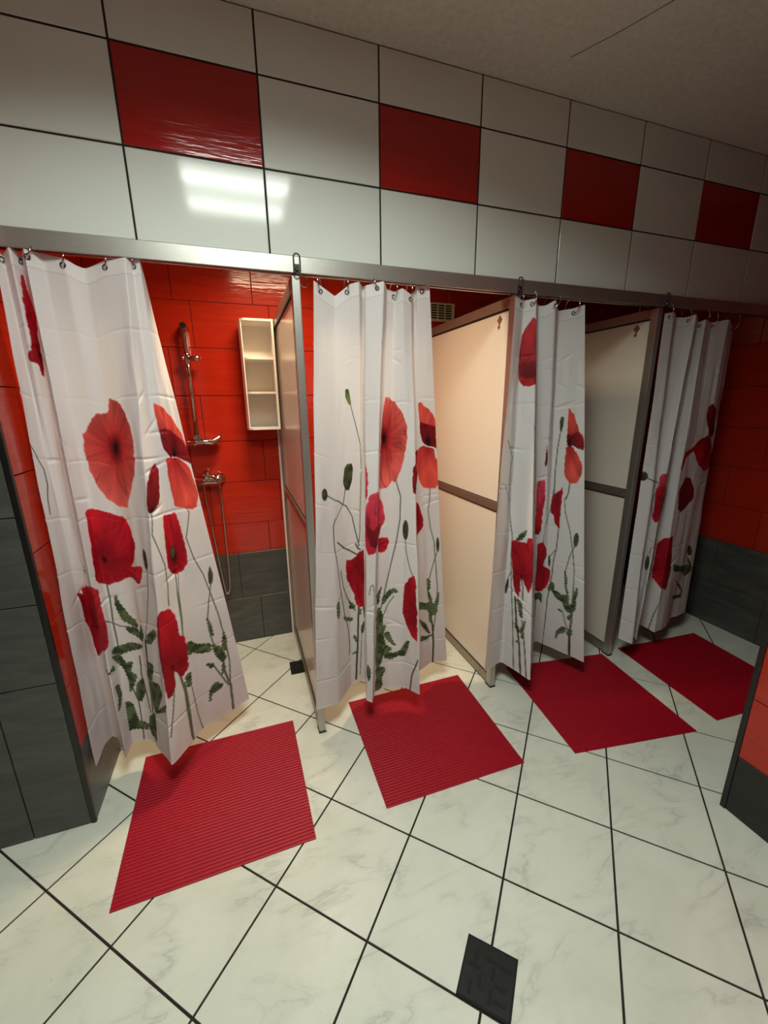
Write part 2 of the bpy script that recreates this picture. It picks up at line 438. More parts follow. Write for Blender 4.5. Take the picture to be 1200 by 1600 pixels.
# ------------------------------------------------------------------ partitions
def partition(x0, label, with_channel, sticker):
    x1 = x0 + 0.030; zt = 1.966; yb = YB - 0.012
    t = thing('shower_partition', ((x0 + x1) / 2, 0.0, 0.0), label, 'partition', 'framed partitions between the shower stalls')
    mb = MB(); mb.box((x0, 0.0, 0.0), (x1, 0.040, zt), 0, 0.003); mb.build('front_post', M['aluminium'], t)
    mb = MB(); mb.box((x0, yb - 0.035, 0.012), (x1, yb, zt), 0, 0.003); mb.build('back_post', M['bronze'], t)
    for nm, z0, z1 in (('top_rail', zt - 0.045, zt), ('middle_rail', 0.995, 1.036), ('bottom_rail', 0.012, 0.060)):
        mb = MB(); mb.box((x0, 0.040, z0), (x1, yb - 0.035, z1), 0, 0.002); mb.build(nm, M['bronze'], t)
    for nm, z0, z1 in (('upper_panel', 1.036, zt - 0.045), ('lower_panel', 0.060, 0.995)):
        mb = MB(); mb.box((x0 + 0.010, 0.042, z0 + 0.001), (x1 - 0.010, yb - 0.037, z1 - 0.001)); p = mb.build(nm, M['laminate'], t)
        g = MB()
        for side in (x0 + 0.0065, x1 - 0.0100):
            g.box((side, 0.040, z1 - 0.007), (side + 0.0035, yb - 0.035, z1)); g.box((side, 0.040, z0), (side + 0.0035, yb - 0.035, z0 + 0.004))
        g.build('gasket', M['gasket'], p)
        if sticker and nm == 'upper_panel':
            s = MB(); X = x0 + 0.0088
            for cy, cz, r in ((0.118, 1.885, 0.022), (0.122, 1.856, 0.012)):
                s.prism([(cy - r * 0.9, cz), (cy, cz - r), (cy + r * 0.9, cz), (cy, cz + r)], 0, X, X + 0.0012)
            s.build('sticker', M['sticker'], p)
    if with_channel:
        mb = MB(); mb.box((x0 - 0.012, yb - 0.008, 0.0), (x0 - 0.001, yb + 0.006, 1.99), 0, 0.002); mb.build('wall_channel', M['plastic'], t)
    mb = MB(); mb.box((x0 - 0.003, -0.004, 0.0), (x1 + 0.003, 0.0, 0.006)); mb.box((x0 - 0.003, 0.0, 0.0), (x0, 0.045, 0.006)); mb.build('foot_plate', M['dark_metal'], t)
    return t
partition(0.226, 'white panelled partition in metal frame right of the white shelf, first from the left', True, False)
partition(1.170, 'cream lit panelled partition between the second and third poppy curtains', False, True)
partition(2.015, 'dim white panelled partition between the third and fourth poppy curtains', False, True)

# wire clips hooked over the beam above each partition post
def clip(x, label):
    z1, z0, w, y = 2.028, 1.962, 0.011, -0.0165
    t = thing('wire_clip', (x, y, z0), label, 'clip', 'wire clips over the beam')
    P = [(x + w * math.cos(a), y, z1 - w + w * math.sin(a)) for a in np.linspace(0, math.pi, 9)] + [(x + w * math.cos(a), y, z0 + w + w * math.sin(a)) for a in np.linspace(math.pi, 2 * math.pi, 9)]
    mb = MB(); mb.tube(P, 0.0026, 8, True); mb.build('loop', M['dark_metal'], t)
    mb = MB(); mb.tube([(x, -0.012, z0 + 0.02), (x, -0.022, z0 + 0.02)], [0.008, 0.0065], 12); mb.build('screw', M['chrome'], t)
    mb = MB(); mb.box((x - 0.008, -0.0135, z0 + 0.008), (x + 0.008, -0.012, z0 + 0.034), 0); mb.build('plate', M['dark_metal'], t)
clip(0.245, 'dark wire clip hooked over the beam above the partition beside the shelf')
clip(1.181, 'dark wire clip over the beam between the second and third curtains')
clip(2.045, 'dark wire clip over the beam between the third and fourth curtains')

# ------------------------------------------------------------------ curtains: fold lines (top, bottom) and printed poppies (mm along the cloth, mm down)
CURTAINS = [
  ([(-0.6224,0.0,1.9698),(-0.6088,0.02,1.9543),(-0.5801,-0.012,1.9702),(-0.5707,0.035,1.959),(-0.5453,-0.014,1.9665),(-0.5132,0.025,1.9665),(-0.4548,0.01,1.9572),(-0.4303,0.024,1.9424),(-0.4093,0.03,1.937),(-0.3821,0.024,1.9466),(-0.3509,0.012,1.9602),(-0.2862,-0.015,1.9671),(-0.272,0.01,1.9686),(-0.2497,0.0,1.9731),(-0.2495,0.035,1.9576)],
   [(-0.6378,-0.0759,0.19),(-0.6373,0.0577,0.18),(-0.6382,0.1271,0.15),(-0.6194,0.1147,0.145),(-0.5572,-0.0201,0.14),(-0.5507,0.0699,0.14),(-0.4975,0.0687,0.14),(-0.4806,0.0553,0.14),(-0.4632,0.0382,0.14),(-0.4467,0.0109,0.14),(-0.4307,-0.0158,0.14),(-0.379,-0.1164,0.14),(-0.3142,-0.0158,0.14),(-0.2688,0.0541,0.14),(-0.0762,0.1778,0.14)]),
  ([(0.304,0.0,1.9524),(0.3868,0.03,1.9122),(0.4412,0.005,1.9514),(0.4704,-0.015,1.9572),(0.4974,0.035,1.9542),(0.5052,0.01,1.9531),(0.5669,-0.02,1.9656),(0.5939,0.02,1.9487),(0.6296,0.03,1.9445),(0.6481,-0.005,1.9511),(0.6895,0.01,1.9349),(0.7139,0.035,1.9516),(0.7161,0.015,1.9678),(0.7695,0.01,1.9728)],
   [(0.2111,-0.0476,0.17),(0.324,0.0013,0.14),(0.4122,0.1087,0.14),(0.4938,0.132,0.14),(0.4913,0.1008,0.14),(0.449,-0.0229,0.14),(0.4763,-0.0541,0.14),(0.5032,0.0148,0.14),(0.5807,0.0291,0.14),(0.6554,-0.0007,0.14),(0.7119,-0.0904,0.14),(0.7709,0.0863,0.14),(0.8719,0.1409,0.14),(0.9657,0.1281,0.14)]),
  ([(1.1622,-0.015,1.9542),(1.2213,0.01,1.9461),(1.2677,-0.015,1.9538),(1.3207,0.035,1.9369),(1.3386,0.01,1.9329),(1.3736,-0.015,1.9556),(1.4329,0.035,1.9223),(1.4964,0.01,1.9318),(1.5434,-0.008,1.9469)],
   [(1.0917,-0.0546,0.16),(1.2452,0.016,0.13),(1.2948,-0.1684,0.13),(1.5463,0.1188,0.13),(1.5688,0.1178,0.13),(1.5739,0.1014,0.13),(1.5826,0.0838,0.13),(1.6212,-0.0199,0.13),(1.6703,-0.14,0.13)]),
  ([(2.0446,-0.012,1.9365),(2.1066,-0.015,1.9467),(2.1829,0.03,1.9341),(2.2247,0.01,1.9326),(2.2644,-0.015,1.9452),(2.3549,0.035,1.9191),(2.3507,-0.005,1.9274),(2.4425,0.025,1.9217),(2.5207,-0.01,1.9352),(2.6483,0.04,1.8984)],
   [(2.0026,-0.0602,0.16),(2.0435,-0.1191,0.15),(2.147,-0.0404,0.15),(2.1416,-0.0536,0.15),(2.0973,-0.1035,0.15),(2.2763,0.023,0.15),(2.2746,-0.0799,0.15),(2.4082,-0.0504,0.15),(2.5522,0.0145,0.15),(2.7051,0.0391,0.15)])]
PRINTS = [
  [
   ('l','stem',[(-13,558),(18,595),(45,649),(45,700),(32,751),(27,803)],5),
   ('l','stem',[(352,1082),(353,1148),(350,1238),(352,1303),(353,1399),(372,1511),(391,1608),(392,1726),(387,1796)],5),
   ('l','stem',[(616,804),(608,878),(628,940),(650,1005),(654,1082),(651,1165)],4),
   ('l','stem',[(766,771),(794,833),(778,882),(761,931),(776,1014),(801,1097),(814,1191),(824,1299),(829,1411),(828,1547),(815,1676),(811,1801)],4),
   ('l','stem',[(823,1150),(800,1225),(784,1297),(785,1381),(790,1427)],4),
   ('p','bud',[(834,1073),(837,1091),(839,1112),(832,1144),(822,1157),(816,1142),(821,1105)]),
   ('l','stem',[(694,1057),(691,1134),(690,1242),(689,1325)],4),
   ('l','stem',[(706,1062),(696,1137),(695,1245),(688,1315)],3),
   ('l','stem',[(556,1007),(543,1108),(520,1208),(492,1303)],4),
   ('p','bud',[(543,929),(557,943),(562,990),(555,1011),(543,1001),(537,962)]),
   ('l','stem',[(313,1213),(370,1254),(418,1268),(459,1290)],4),
   ('l','stemd',[(492,1303),(485,1378),(477,1486),(475,1586),(474,1688),(480,1767)],11),
   ('l','stem',[(428,1391),(424,1482),(441,1579),(447,1650)],6),
   ('l','stem',[(665,1475),(674,1552),(675,1654),(679,1763),(690,1824)],7),
   ('l','stem',[(676,1515),(681,1621),(683,1726),(684,1820)],5),
   ('l','stem',[(640,1479),(626,1585),(607,1682)],4),
   ('l','stem',[(699,1547),(713,1700),(725,1798)],3),
   ('l','stem',[(779,1526),(797,1599),(811,1659)],4),
   ('l','stem',[(813,1465),(807,1574),(817,1666),(811,1801)],6),
   ('p','leaf',[(375,1123),(384,1159),(409,1209),(439,1237),(440,1260),(412,1250),(385,1232),(378,1204),(371,1176),(369,1149)]),
   ('p','leaf',[(392,1261),(429,1262),(472,1297),(454,1314),(424,1296),(397,1282)]),
   ('p','leaf',[(316,1345),(358,1342),(398,1332),(456,1338),(434,1356),(385,1369),(352,1379),(320,1357)]),
   ('p','leaf',[(310,1364),(351,1384),(369,1421),(393,1419),(379,1462),(400,1485),(381,1533),(366,1556),(370,1500),(361,1449),(338,1404)]),
   ('p','leaf',[(199,1434),(307,1398),(315,1424),(287,1410)]),
   ('p','leaf',[(295,1483),(324,1499),(334,1548),(311,1587),(288,1589),(308,1544)]),
   ('p','leaf',[(505,1283),(552,1246),(564,1264),(523,1313),(499,1311)]),
   ('p','leaf',[(469,1242),(482,1286),(460,1318),(445,1292)]),
   ('p','leaf',[(395,1525),(428,1491),(434,1550),(400,1609),(386,1586)]),
   ('p','leaf',[(477,1486),(548,1475),(567,1512),(522,1604),(595,1542),(580,1578),(509,1622),(483,1572)]),
   ('p','leaf',[(344,1597),(366,1613),(379,1701),(429,1720),(410,1747),(365,1735),(337,1733),(340,1668)]),
   ('p','leaf',[(437,1675),(499,1626),(486,1760),(438,1771),(426,1732)]),
   ('p','leaf',[(481,1398),(529,1401),(505,1477),(464,1470)]),
   ('p','leaf',[(190,1008),(206,992),(213,1003),(188,1030)]),
   ('p','leaf',[(697,1359),(713,1356),(739,1390),(778,1412),(777,1449),(744,1434),(720,1411),(702,1411)]),
   ('p','leaf',[(783,1291),(792,1333),(792,1385),(785,1359)]),
   ('p','leaf',[(829,1389),(833,1436),(822,1484),(815,1456)]),
   ('p','leaf',[(784,1422),(809,1451),(821,1518),(806,1527),(791,1481)]),
   ('p','leaf',[(758,1498),(780,1516),(771,1531)]),
   ('p','leaf',[(758,1629),(776,1608),(796,1644),(778,1655),(759,1652),(753,1690)]),
   ('p','leaf',[(805,1538),(812,1567),(798,1589)]),
   ('p','leaf',[(682,1492),(701,1489),(699,1547),(685,1544)]),
   ('p','big',[(462,394),(494,414),(521,455),(542,497),(551,547),(550,604),(540,662),(504,736),(486,779),(445,769),(403,749),(382,705),(365,646),(358,588),(363,531),(381,508),(399,471),(420,449),(454,434)],(462,562,14)),
   ('p','deep',[(318,789),(362,790),(409,799),(458,810),(488,858),(504,916),(484,972),(453,1004),(529,1002),(515,1047),(497,1071),(446,1043),(398,1067),(352,1082),(308,1053),(310,980),(319,887)],(360,980,5)),
   ('p','deep',[(92,1114),(133,1121),(133,1098),(274,1056),(308,1083),(305,1171),(313,1237),(304,1303),(233,1331),(154,1397),(144,1350),(132,1273),(108,1223),(108,1159)],(160,1226,0)),
   ('p','orange',[(695,435),(746,450),(794,482),(847,533),(854,564),(884,608),(804,608),(747,589),(706,528),(697,477)],(755,604,0)),
   ('p','dark',[(704,524),(778,528),(836,556),(865,587),(866,649),(810,627),(787,623),(739,619),(717,588)],(773,608,6)),
   ('p','orange',[(721,622),(798,627),(840,652),(856,711),(856,780),(835,821),(801,823),(763,812),(735,800),(726,735),(721,679)],(773,627,2)),
   ('p','dark',[(661,633),(675,658),(667,747),(646,781),(621,802),(606,802),(596,786),(607,699),(626,665)],(617,797,6)),
   ('p','deep',[(669,826),(699,825),(735,828),(746,901),(753,972),(752,1034),(732,1055),(702,1060),(675,1045),(662,1010),(662,920)],(698,986,10)),
   ('p','bud',[(705,971),(702,981),(698,989),(694,992),(690,991),(688,985),(687,976),(687,965),(690,955),(694,948),(698,944),(702,945),(704,951),(706,960)]),
   ('p','deep',[(582,1190),(620,1168),(652,1176),(671,1212),(676,1261),(673,1304),(694,1323),(701,1400),(695,1464),(670,1485),(645,1428),(643,1491),(628,1522),(616,1523),(603,1478),(593,1409),(576,1346),(574,1269)],(640,1414,3)),
   ('p','deep',[(155,58),(165,54),(168,99),(251,180),(187,216),(191,265),(190,328),(153,346),(149,314),(112,303),(110,284),(137,275),(142,213),(144,130)],(168,281,8)),
  ],
  [
   ('l','stem',[(207,436),(232,508),(260,597),(263,700)],4),
   ('l','stem',[(261,714),(256,856),(250,998),(242,1056)],4),
   ('p','bud2',[(171,364),(187,366),(195,377),(209,428),(207,436),(192,426),(171,393)]),
   ('l','stem',[(168,769),(156,832),(98,888),(90,917),(97,1019),(119,1133),(135,1252),(157,1358),(186,1468),(195,1550),(192,1608)],5),
   ('p','bud',[(179,667),(210,672),(217,695),(210,747),(190,782),(168,774),(154,736),(163,681)]),
   ('l','stem',[(61,787),(118,805),(173,848),(210,905),(228,980),(246,1049)],5),
   ('p','bud',[(62,782),(60,794),(56,803),(50,809),(43,811),(37,807),(33,799),(32,788),(33,776),(38,767),(44,761),(50,759),(56,763),(60,771)]),
   ('l','stem',[(588,751),(611,822),(608,926),(591,1033),(571,1122),(551,1218),(535,1314),(522,1364)],5),
   ('l','stem',[(635,1016),(638,1066),(657,1149),(672,1186)],4),
   ('p','bud',[(652,970),(650,990),(646,1007),(640,1017),(633,1019),(626,1011),(622,995),(621,975),(622,955),(627,939),(633,929),(640,927),(647,935),(651,950)]),
   ('l','stem',[(906,821),(901,891),(892,927),(900,1013),(916,1094),(918,1217),(921,1355),(910,1479),(891,1625)],4),
   ('p','bud',[(941,1113),(939,1129),(937,1142),(934,1149),(930,1149),(928,1141),(926,1128),(926,1111),(927,1094),(930,1081),(933,1074),(937,1075),(939,1082),(941,1096)]),
   ('l','stem',[(927,1152),(904,1215),(883,1297)],4),
   ('l','stemd',[(881,1474),(891,1568),(892,1664),(885,1798)],7),
   ('l','stemd',[(687,1611),(658,1710),(647,1816)],5),
   ('l','stemd',[(816,1784),(829,1885)],4),
   ('l','stemd',[(243,1362),(239,1470),(232,1643),(227,1777)],7),
   ('l','stem',[(256,1477),(252,1563),(244,1760)],3),
   ('l','stem',[(141,1248),(114,1263)],4),
   ('p','leaf',[(121,1320),(120,1338),(117,1351),(113,1356),(109,1353),(105,1343),(103,1328),(103,1310),(103,1292),(106,1278),(110,1272),(114,1275),(118,1286),(121,1302)]),
   ('l','stem',[(136,1134),(152,1224),(175,1276),(226,1381)],5),
   ('l','leaf',[(116,992),(160,1036),(235,1092)],6),
   ('l','leaf',[(228,1038),(239,1062),(251,1072)],6),
   ('l','stem',[(407,1257),(415,1217),(427,1209),(433,1227),(440,1327)],4),
   ('l','stem',[(583,1301),(554,1350),(534,1407)],4),
   ('l','stemd',[(515,1362),(514,1440),(524,1565),(520,1689),(513,1787)],9),
   ('l','stem',[(530,1406),(537,1529),(526,1649)],7),
   ('p','leaf',[(502,1281),(526,1246),(517,1285),(514,1323),(504,1328),(496,1295)]),
   ('p','leaf',[(531,1305),(559,1274),(586,1262),(600,1281),(579,1282),(560,1305),(543,1331),(532,1336)]),
   ('p','leaf',[(505,1359),(518,1347),(534,1399),(528,1453),(549,1452),(536,1496),(551,1568),(538,1613),(526,1658),(514,1685),(505,1598),(509,1519),(504,1437)]),
   ('p','leaf',[(543,1491),(563,1490),(576,1530),(591,1563),(570,1547),(550,1518)]),
   ('p','leaf',[(551,1560),(576,1580),(552,1619),(545,1599)]),
   ('p','leaf',[(551,1602),(583,1605),(612,1591),(635,1538),(650,1524),(642,1568),(625,1619),(601,1617),(571,1640),(545,1624)]),
   ('p','leaf',[(507,1674),(539,1672),(550,1694),(534,1729),(538,1775),(522,1793),(506,1767),(514,1720)]),
   ('p','leaf',[(193,1318),(219,1346),(226,1364),(212,1368),(193,1350),(205,1341)]),
   ('p','leaf',[(151,1374),(215,1423),(208,1432),(162,1398)]),
   ('p','leaf',[(218,1513),(238,1548),(235,1564),(222,1540)]),
   ('p','leaf',[(260,1470),(277,1451),(273,1493),(256,1521),(252,1493)]),
   ('p','leaf',[(211,1614),(238,1614),(218,1622)]),
   ('p','leaf',[(264,1378),(282,1342),(285,1403),(274,1441)]),
   ('p','leaf',[(243,1387),(253,1383),(250,1415)]),
   ('p','leaf',[(402,1608),(423,1635),(419,1676),(408,1695),(392,1650)]),
   ('p','leaf',[(810,1388),(839,1408),(875,1437),(881,1474),(847,1448),(816,1430)]),
   ('p','leaf',[(867,1423),(897,1431),(917,1480),(902,1505),(874,1482)]),
   ('p','leaf',[(927,1373),(922,1435),(910,1479),(900,1450)]),
   ('p','leaf',[(872,1286),(887,1298),(885,1350),(874,1348)]),
   ('p','leaf',[(874,1348),(894,1413),(886,1430),(877,1392)]),
   ('p','leaf',[(820,1493),(854,1542),(878,1613),(861,1594),(828,1525)]),
   ('p','leaf',[(827,1596),(861,1621),(891,1625),(860,1635),(826,1624)]),
   ('p','leaf',[(878,1474),(891,1494),(883,1548),(876,1528)]),
   ('p','big',[(515,402),(540,403),(583,426),(619,466),(647,512),(650,568),(633,634),(619,687),(603,726),(580,759),(564,752),(548,775),(523,784),(495,785),(487,696),(484,569),(497,476)],(513,568,14)),
   ('p','orange',[(845,434),(881,438),(889,453),(912,464),(943,497),(957,537),(962,584),(907,580),(876,565),(857,509)],(897,609,0)),
   ('p','dark',[(856,519),(909,531),(952,550),(961,597),(966,652),(936,632),(905,627),(881,615),(865,576)],(905,607,9)),
   ('p','dark',[(812,640),(835,631),(827,718),(812,821),(684,798),(679,758),(688,678)]),
   ('p','orange',[(872,624),(904,630),(935,643),(941,684),(963,721),(968,764),(954,806),(934,826),(904,823),(872,816),(836,769),(818,709),(819,668),(834,637)],(903,620,2)),
   ('p','pink',[(379,669),(392,692),(398,744),(392,821),(385,820),(375,754)]),
   ('p','pink',[(409,804),(445,794),(513,838),(527,887),(532,923),(514,962),(500,1003),(440,1004),(446,1055),(435,1062),(401,1072),(386,1030),(383,908),(394,842)],(426,1024,0)),
   ('p','deep',[(493,1009),(550,1007),(555,1033),(540,1074),(521,1079),(499,1070)],(494,1037,0)),
   ('p','dark',[(393,935),(425,963),(442,944),(513,941),(500,1003),(442,1045),(412,1024),(395,989)]),
   ('p','deep',[(176,1102),(205,1115),(227,1101),(249,1083),(283,1071),(293,1128),(291,1238),(282,1367),(254,1374),(229,1349),(223,1314),(226,1299),(205,1253),(176,1184),(170,1136)],(248,1179,0)),
   ('l','dark',[(236,1114),(245,1178),(277,1246)],8),
   ('p','deep',[(680,1179),(687,1201),(689,1350),(689,1514),(660,1495),(640,1447),(622,1390),(622,1335),(629,1239),(657,1198)],(684,1352,0)),
   ('p','deep',[(806,860),(832,885),(843,925),(862,968),(857,1005),(828,1027),(804,1050)],(807,953,0)),
  ],
  [
   ('l','stem',[(615,555),(603,633),(596,747),(596,850),(589,915)],5),
   ('l','stem',[(596,832),(578,963),(526,1074),(515,1167)],5),
   ('p','bud',[(616,479),(631,484),(630,516),(619,556),(612,544),(610,500)]),
   ('l','stem',[(674,817),(671,856),(658,899)],5),
   ('l','stem',[(671,830),(669,869),(650,901),(657,973),(682,1068),(698,1172),(707,1279),(705,1390),(696,1580),(691,1675)],4),
   ('l','stem',[(41,603),(77,648),(98,682),(82,733),(85,805),(104,893)],5),
   ('l','stem',[(51,818),(99,906),(121,997),(134,1072),(134,1159),(146,1309),(158,1520),(167,1797)],4),
   ('l','stem',[(187,1260),(201,1318),(198,1383)],5),
   ('l','stemd',[(166,1381),(174,1510),(188,1628),(198,1822)],7),
   ('l','stem',[(200,1495),(213,1651),(222,1817)],5),
   ('l','stem',[(126,1292),(141,1253)],4),
   ('p','bud',[(130,1338),(127,1358),(123,1374),(118,1384),(113,1383),(109,1373),(108,1357),(110,1338),(116,1321),(120,1305),(125,1296),(129,1295),(131,1303),(132,1318)]),
   ('l','stem',[(625,1059),(618,1179),(605,1252),(601,1334),(583,1489),(577,1639),(567,1798),(560,1931)],5),
   ('l','stem',[(611,1189),(589,1225)],4),
   ('p','bud',[(590,1256),(590,1271),(589,1284),(587,1291),(585,1292),(582,1286),(580,1274),(579,1258),(579,1242),(580,1230),(582,1222),(584,1222),(587,1228),(589,1240)]),
   ('p','bud',[(724,1112),(722,1129),(718,1143),(713,1150),(707,1151),(703,1143),(701,1130),(701,1113),(703,1096),(707,1083),(713,1075),(718,1075),(722,1082),(724,1096)]),
   ('l','stem',[(705,1151),(685,1208),(667,1298),(673,1393),(689,1521)],4),
   ('l','stemd',[(691,1638),(692,1721),(694,1817)],8),
   ('l','stem',[(660,1543),(675,1610),(688,1649)],4),
   ('l','stem',[(704,1487),(702,1577),(694,1655)],4),
   ('l','stemd',[(477,1493),(468,1602),(459,1797)],6),
   ('p','leaf',[(154,1083),(176,1048),(209,1022),(199,1050),(181,1077)]),
   ('p','leaf',[(174,1386),(195,1400),(200,1479),(190,1476),(182,1423)]),
   ('p','leaf',[(168,1522),(185,1545),(186,1570),(172,1553)]),
   ('p','leaf',[(192,1549),(213,1487),(208,1531),(196,1572)]),
   ('p','leaf',[(172,1631),(187,1611),(181,1628)]),
   ('p','leaf',[(196,1580),(208,1556),(200,1594)]),
   ('p','leaf',[(451,1472),(505,1463),(524,1480),(521,1529),(500,1502),(472,1512),(461,1492)]),
   ('p','leaf',[(435,1530),(449,1531),(446,1555)]),
   ('p','leaf',[(581,1424),(602,1379),(614,1394),(612,1423),(589,1440)]),
   ('p','leaf',[(604,1425),(635,1433),(658,1452),(655,1485),(628,1472),(613,1450)]),
   ('p','leaf',[(664,1299),(675,1340),(673,1393),(683,1425),(670,1403)]),
   ('p','leaf',[(721,1376),(722,1410),(710,1467),(700,1462),(709,1415)]),
   ('p','leaf',[(657,1443),(684,1433),(685,1495),(704,1478),(716,1456),(713,1509),(692,1537),(673,1528),(659,1488)]),
   ('p','leaf',[(638,1534),(660,1543),(646,1549)]),
   ('p','leaf',[(680,1570),(704,1531),(693,1582)]),
   ('p','leaf',[(635,1678),(663,1635),(678,1636),(670,1669),(643,1689),(631,1729)]),
   ('p','leaf',[(682,1652),(700,1633),(700,1669),(685,1678)]),
   ('p','red',[(217,74),(244,89),(255,184),(257,333),(245,351),(202,358),(159,355),(124,336),(103,299),(105,210),(120,141),(160,102)],(175,270,0)),
   ('p','dark',[(112,266),(150,249),(186,265),(225,249),(256,270),(257,320),(222,324),(178,324),(127,311)]),
   ('p','orange',[(657,440),(674,467),(692,476),(702,509),(720,560),(742,584),(746,634),(696,601),(653,583),(653,496)],(671,606,0)),
   ('p','dark',[(652,568),(686,571),(712,560),(744,588),(748,652),(714,643),(684,626),(667,632),(653,620)],(666,610,7)),
   ('p','orange',[(651,627),(689,637),(714,676),(743,736),(732,780),(709,817),(678,817),(649,786),(643,725),(647,672)],(667,628,2)),
   ('p','dark',[(514,630),(521,692),(520,730),(508,740),(510,680)]),
   ('p','pink',[(472,807),(511,807),(517,909),(501,953),(472,953)]),
   ('p','pink',[(469,837),(509,840),(512,921),(503,1001),(490,999),(469,985)]),
   ('p','deep',[(466,985),(503,993),(501,1078),(484,1107),(457,1101)]),
   ('p','deep',[(642,819),(640,846),(638,878),(635,910),(632,975),(629,1058),(621,1055),(604,1028),(595,987),(583,980),(586,880),(606,864),(627,851)],(625,951,0)),
   ('p','deep',[(131,1093),(154,1083),(169,1087),(200,1084),(207,1086),(214,1062),(242,1055),(245,1165),(241,1286),(224,1336),(205,1293),(187,1260),(187,1340),(180,1381),(162,1351),(151,1274),(139,1181)],(191,1259,3)),
   ('p','deep',[(481,1161),(508,1153),(564,1190),(569,1233),(519,1293),(576,1300),(592,1318),(590,1365),(573,1426),(505,1458),(466,1453),(474,1320),(478,1246)],(499,1301,0)),
  ],
  [
   ('l','stem',[(36,831),(66,845),(200,863)],5),
   ('p','bud',[(35,819),(34,830),(27,839),(17,844),(6,844),(-6,839),(-14,831),(-19,819),(-18,808),(-12,799),(-2,795),(10,795),(22,800),(30,808)]),
   ('l','stem',[(201,913),(183,951),(180,998),(199,1057)],4),
   ('l','stem',[(287,1216),(240,1244),(209,1300)],4),
   ('p','bud',[(250,1330),(248,1348),(242,1365),(230,1376),(217,1379),(206,1373),(200,1358),(197,1339),(199,1320),(205,1305),(215,1295),(227,1293),(238,1299),(246,1312)]),
   ('l','stem',[(494,797),(498,851),(499,897)],4),
   ('l','stemd',[(515,1515),(496,1603),(476,1691),(463,1804)],4),
   ('l','stem',[(798,1380),(806,1448),(798,1515),(797,1606)],5),
   ('p','bud',[(827,1340),(830,1356),(827,1368),(818,1374),(806,1372),(792,1363),(780,1349),(772,1332),(768,1317),(771,1305),(780,1299),(792,1301),(806,1309),(819,1323)]),
   ('p','leaf',[(596,1382),(730,1434),(846,1444),(869,1483),(798,1515),(744,1470),(608,1426)]),
   ('p','leaf',[(660,1508),(759,1574),(805,1631),(766,1599)]),
   ('p','leaf',[(650,1612),(761,1644),(791,1616),(796,1664),(695,1654)]),
   ('p','leaf',[(793,1379),(836,1431),(836,1476)]),
   ('p','pink',[(223,817),(310,806),(341,900),(360,985),(213,995),(203,894),(207,835)]),
   ('p','deep',[(195,904),(206,885),(318,884),(333,969),(330,1030),(311,1076),(225,1091),(201,1071),(201,996)],(274,991,0)),
   ('p','dark',[(301,537),(327,582),(326,648),(310,671),(290,644),(292,586)]),
   ('p','dark',[(725,439),(783,462),(821,520),(870,569),(832,622),(765,611),(719,558),(692,493),(701,450)],(806,578,8)),
   ('p','deep',[(594,683),(665,635),(765,611),(847,649),(892,733),(870,805),(797,823),(704,788),(660,726),(627,695),(542,727),(518,807),(493,788),(527,690)],(793,608,3)),
   ('p','dark',[(585,840),(648,857),(708,933),(716,983),(663,1024),(594,1051),(544,1025),(524,909)]),
   ('p','deep',[(436,1241),(473,1198),(538,1189),(563,1303),(575,1408),(554,1532),(492,1508),(465,1486),(440,1457),(440,1373)],(552,1362,0)),
  ],
]

LEN = 1.8
STYLE = {   # outer, inner colour
    'big': ((236, 114, 104), (176, 38, 40)), 'deep': ((204, 30, 46), (148, 14, 30)), 'orange': ((228, 86, 74), (184, 44, 48)),
    'red': ((214, 44, 50), (164, 28, 38)), 'dark': ((140, 24, 34), (104, 18, 26)), 'pink': ((222, 66, 88), (184, 34, 58)),
    'leaf': ((104, 120, 82), (56, 72, 48)), 'stem': ((110, 118, 98), (88, 98, 76)), 'stemd': ((72, 82, 60), (54, 64, 46)),
    'bud': ((86, 90, 64), (50, 54, 38)), 'bud2': ((112, 128, 66), (60, 60, 40)),
}
def vnoise(x, y, seed):
    r = np.random.default_rng(seed); g = r.uniform(-1, 1, (64, 64))
    xi, yi = np.floor(x).astype(int), np.floor(y).astype(int); fx, fy = x - xi, y - yi
    fx, fy = fx * fx * (3 - 2 * fx), fy * fy * (3 - 2 * fy)
    G = lambda i, j: g[i % 64, j % 64]
    return (G(xi, yi) * (1 - fx) + G(xi + 1, yi) * fx) * (1 - fy) + (G(xi, yi + 1) * (1 - fx) + G(xi + 1, yi + 1) * fx) * fy
def seg_d(px, py, a, b):
    ax, ay = a; bx, by = b; dx, dy = bx - ax, by - ay
    q = dx * dx + dy * dy + 1e-12
    t = np.clip(((px - ax) * dx + (py - ay) * dy) / q, 0, 1)
    return np.hypot(px - ax - t * dx, py - ay - t * dy)
def smooth_poly(p):
    out = []
    n = len(p)
    for i in range(n):
        a, b, c = p[i - 1], p[i], p[(i + 1) % n]
        out.append((0.78 * b[0] + 0.22 * (a[0] + b[0]) / 2, 0.78 * b[1] + 0.22 * (a[1] + b[1]) / 2))
        out.append((0.78 * b[0] + 0.22 * (c[0] + b[0]) / 2, 0.78 * b[1] + 0.22 * (c[1] + b[1]) / 2))
    return out
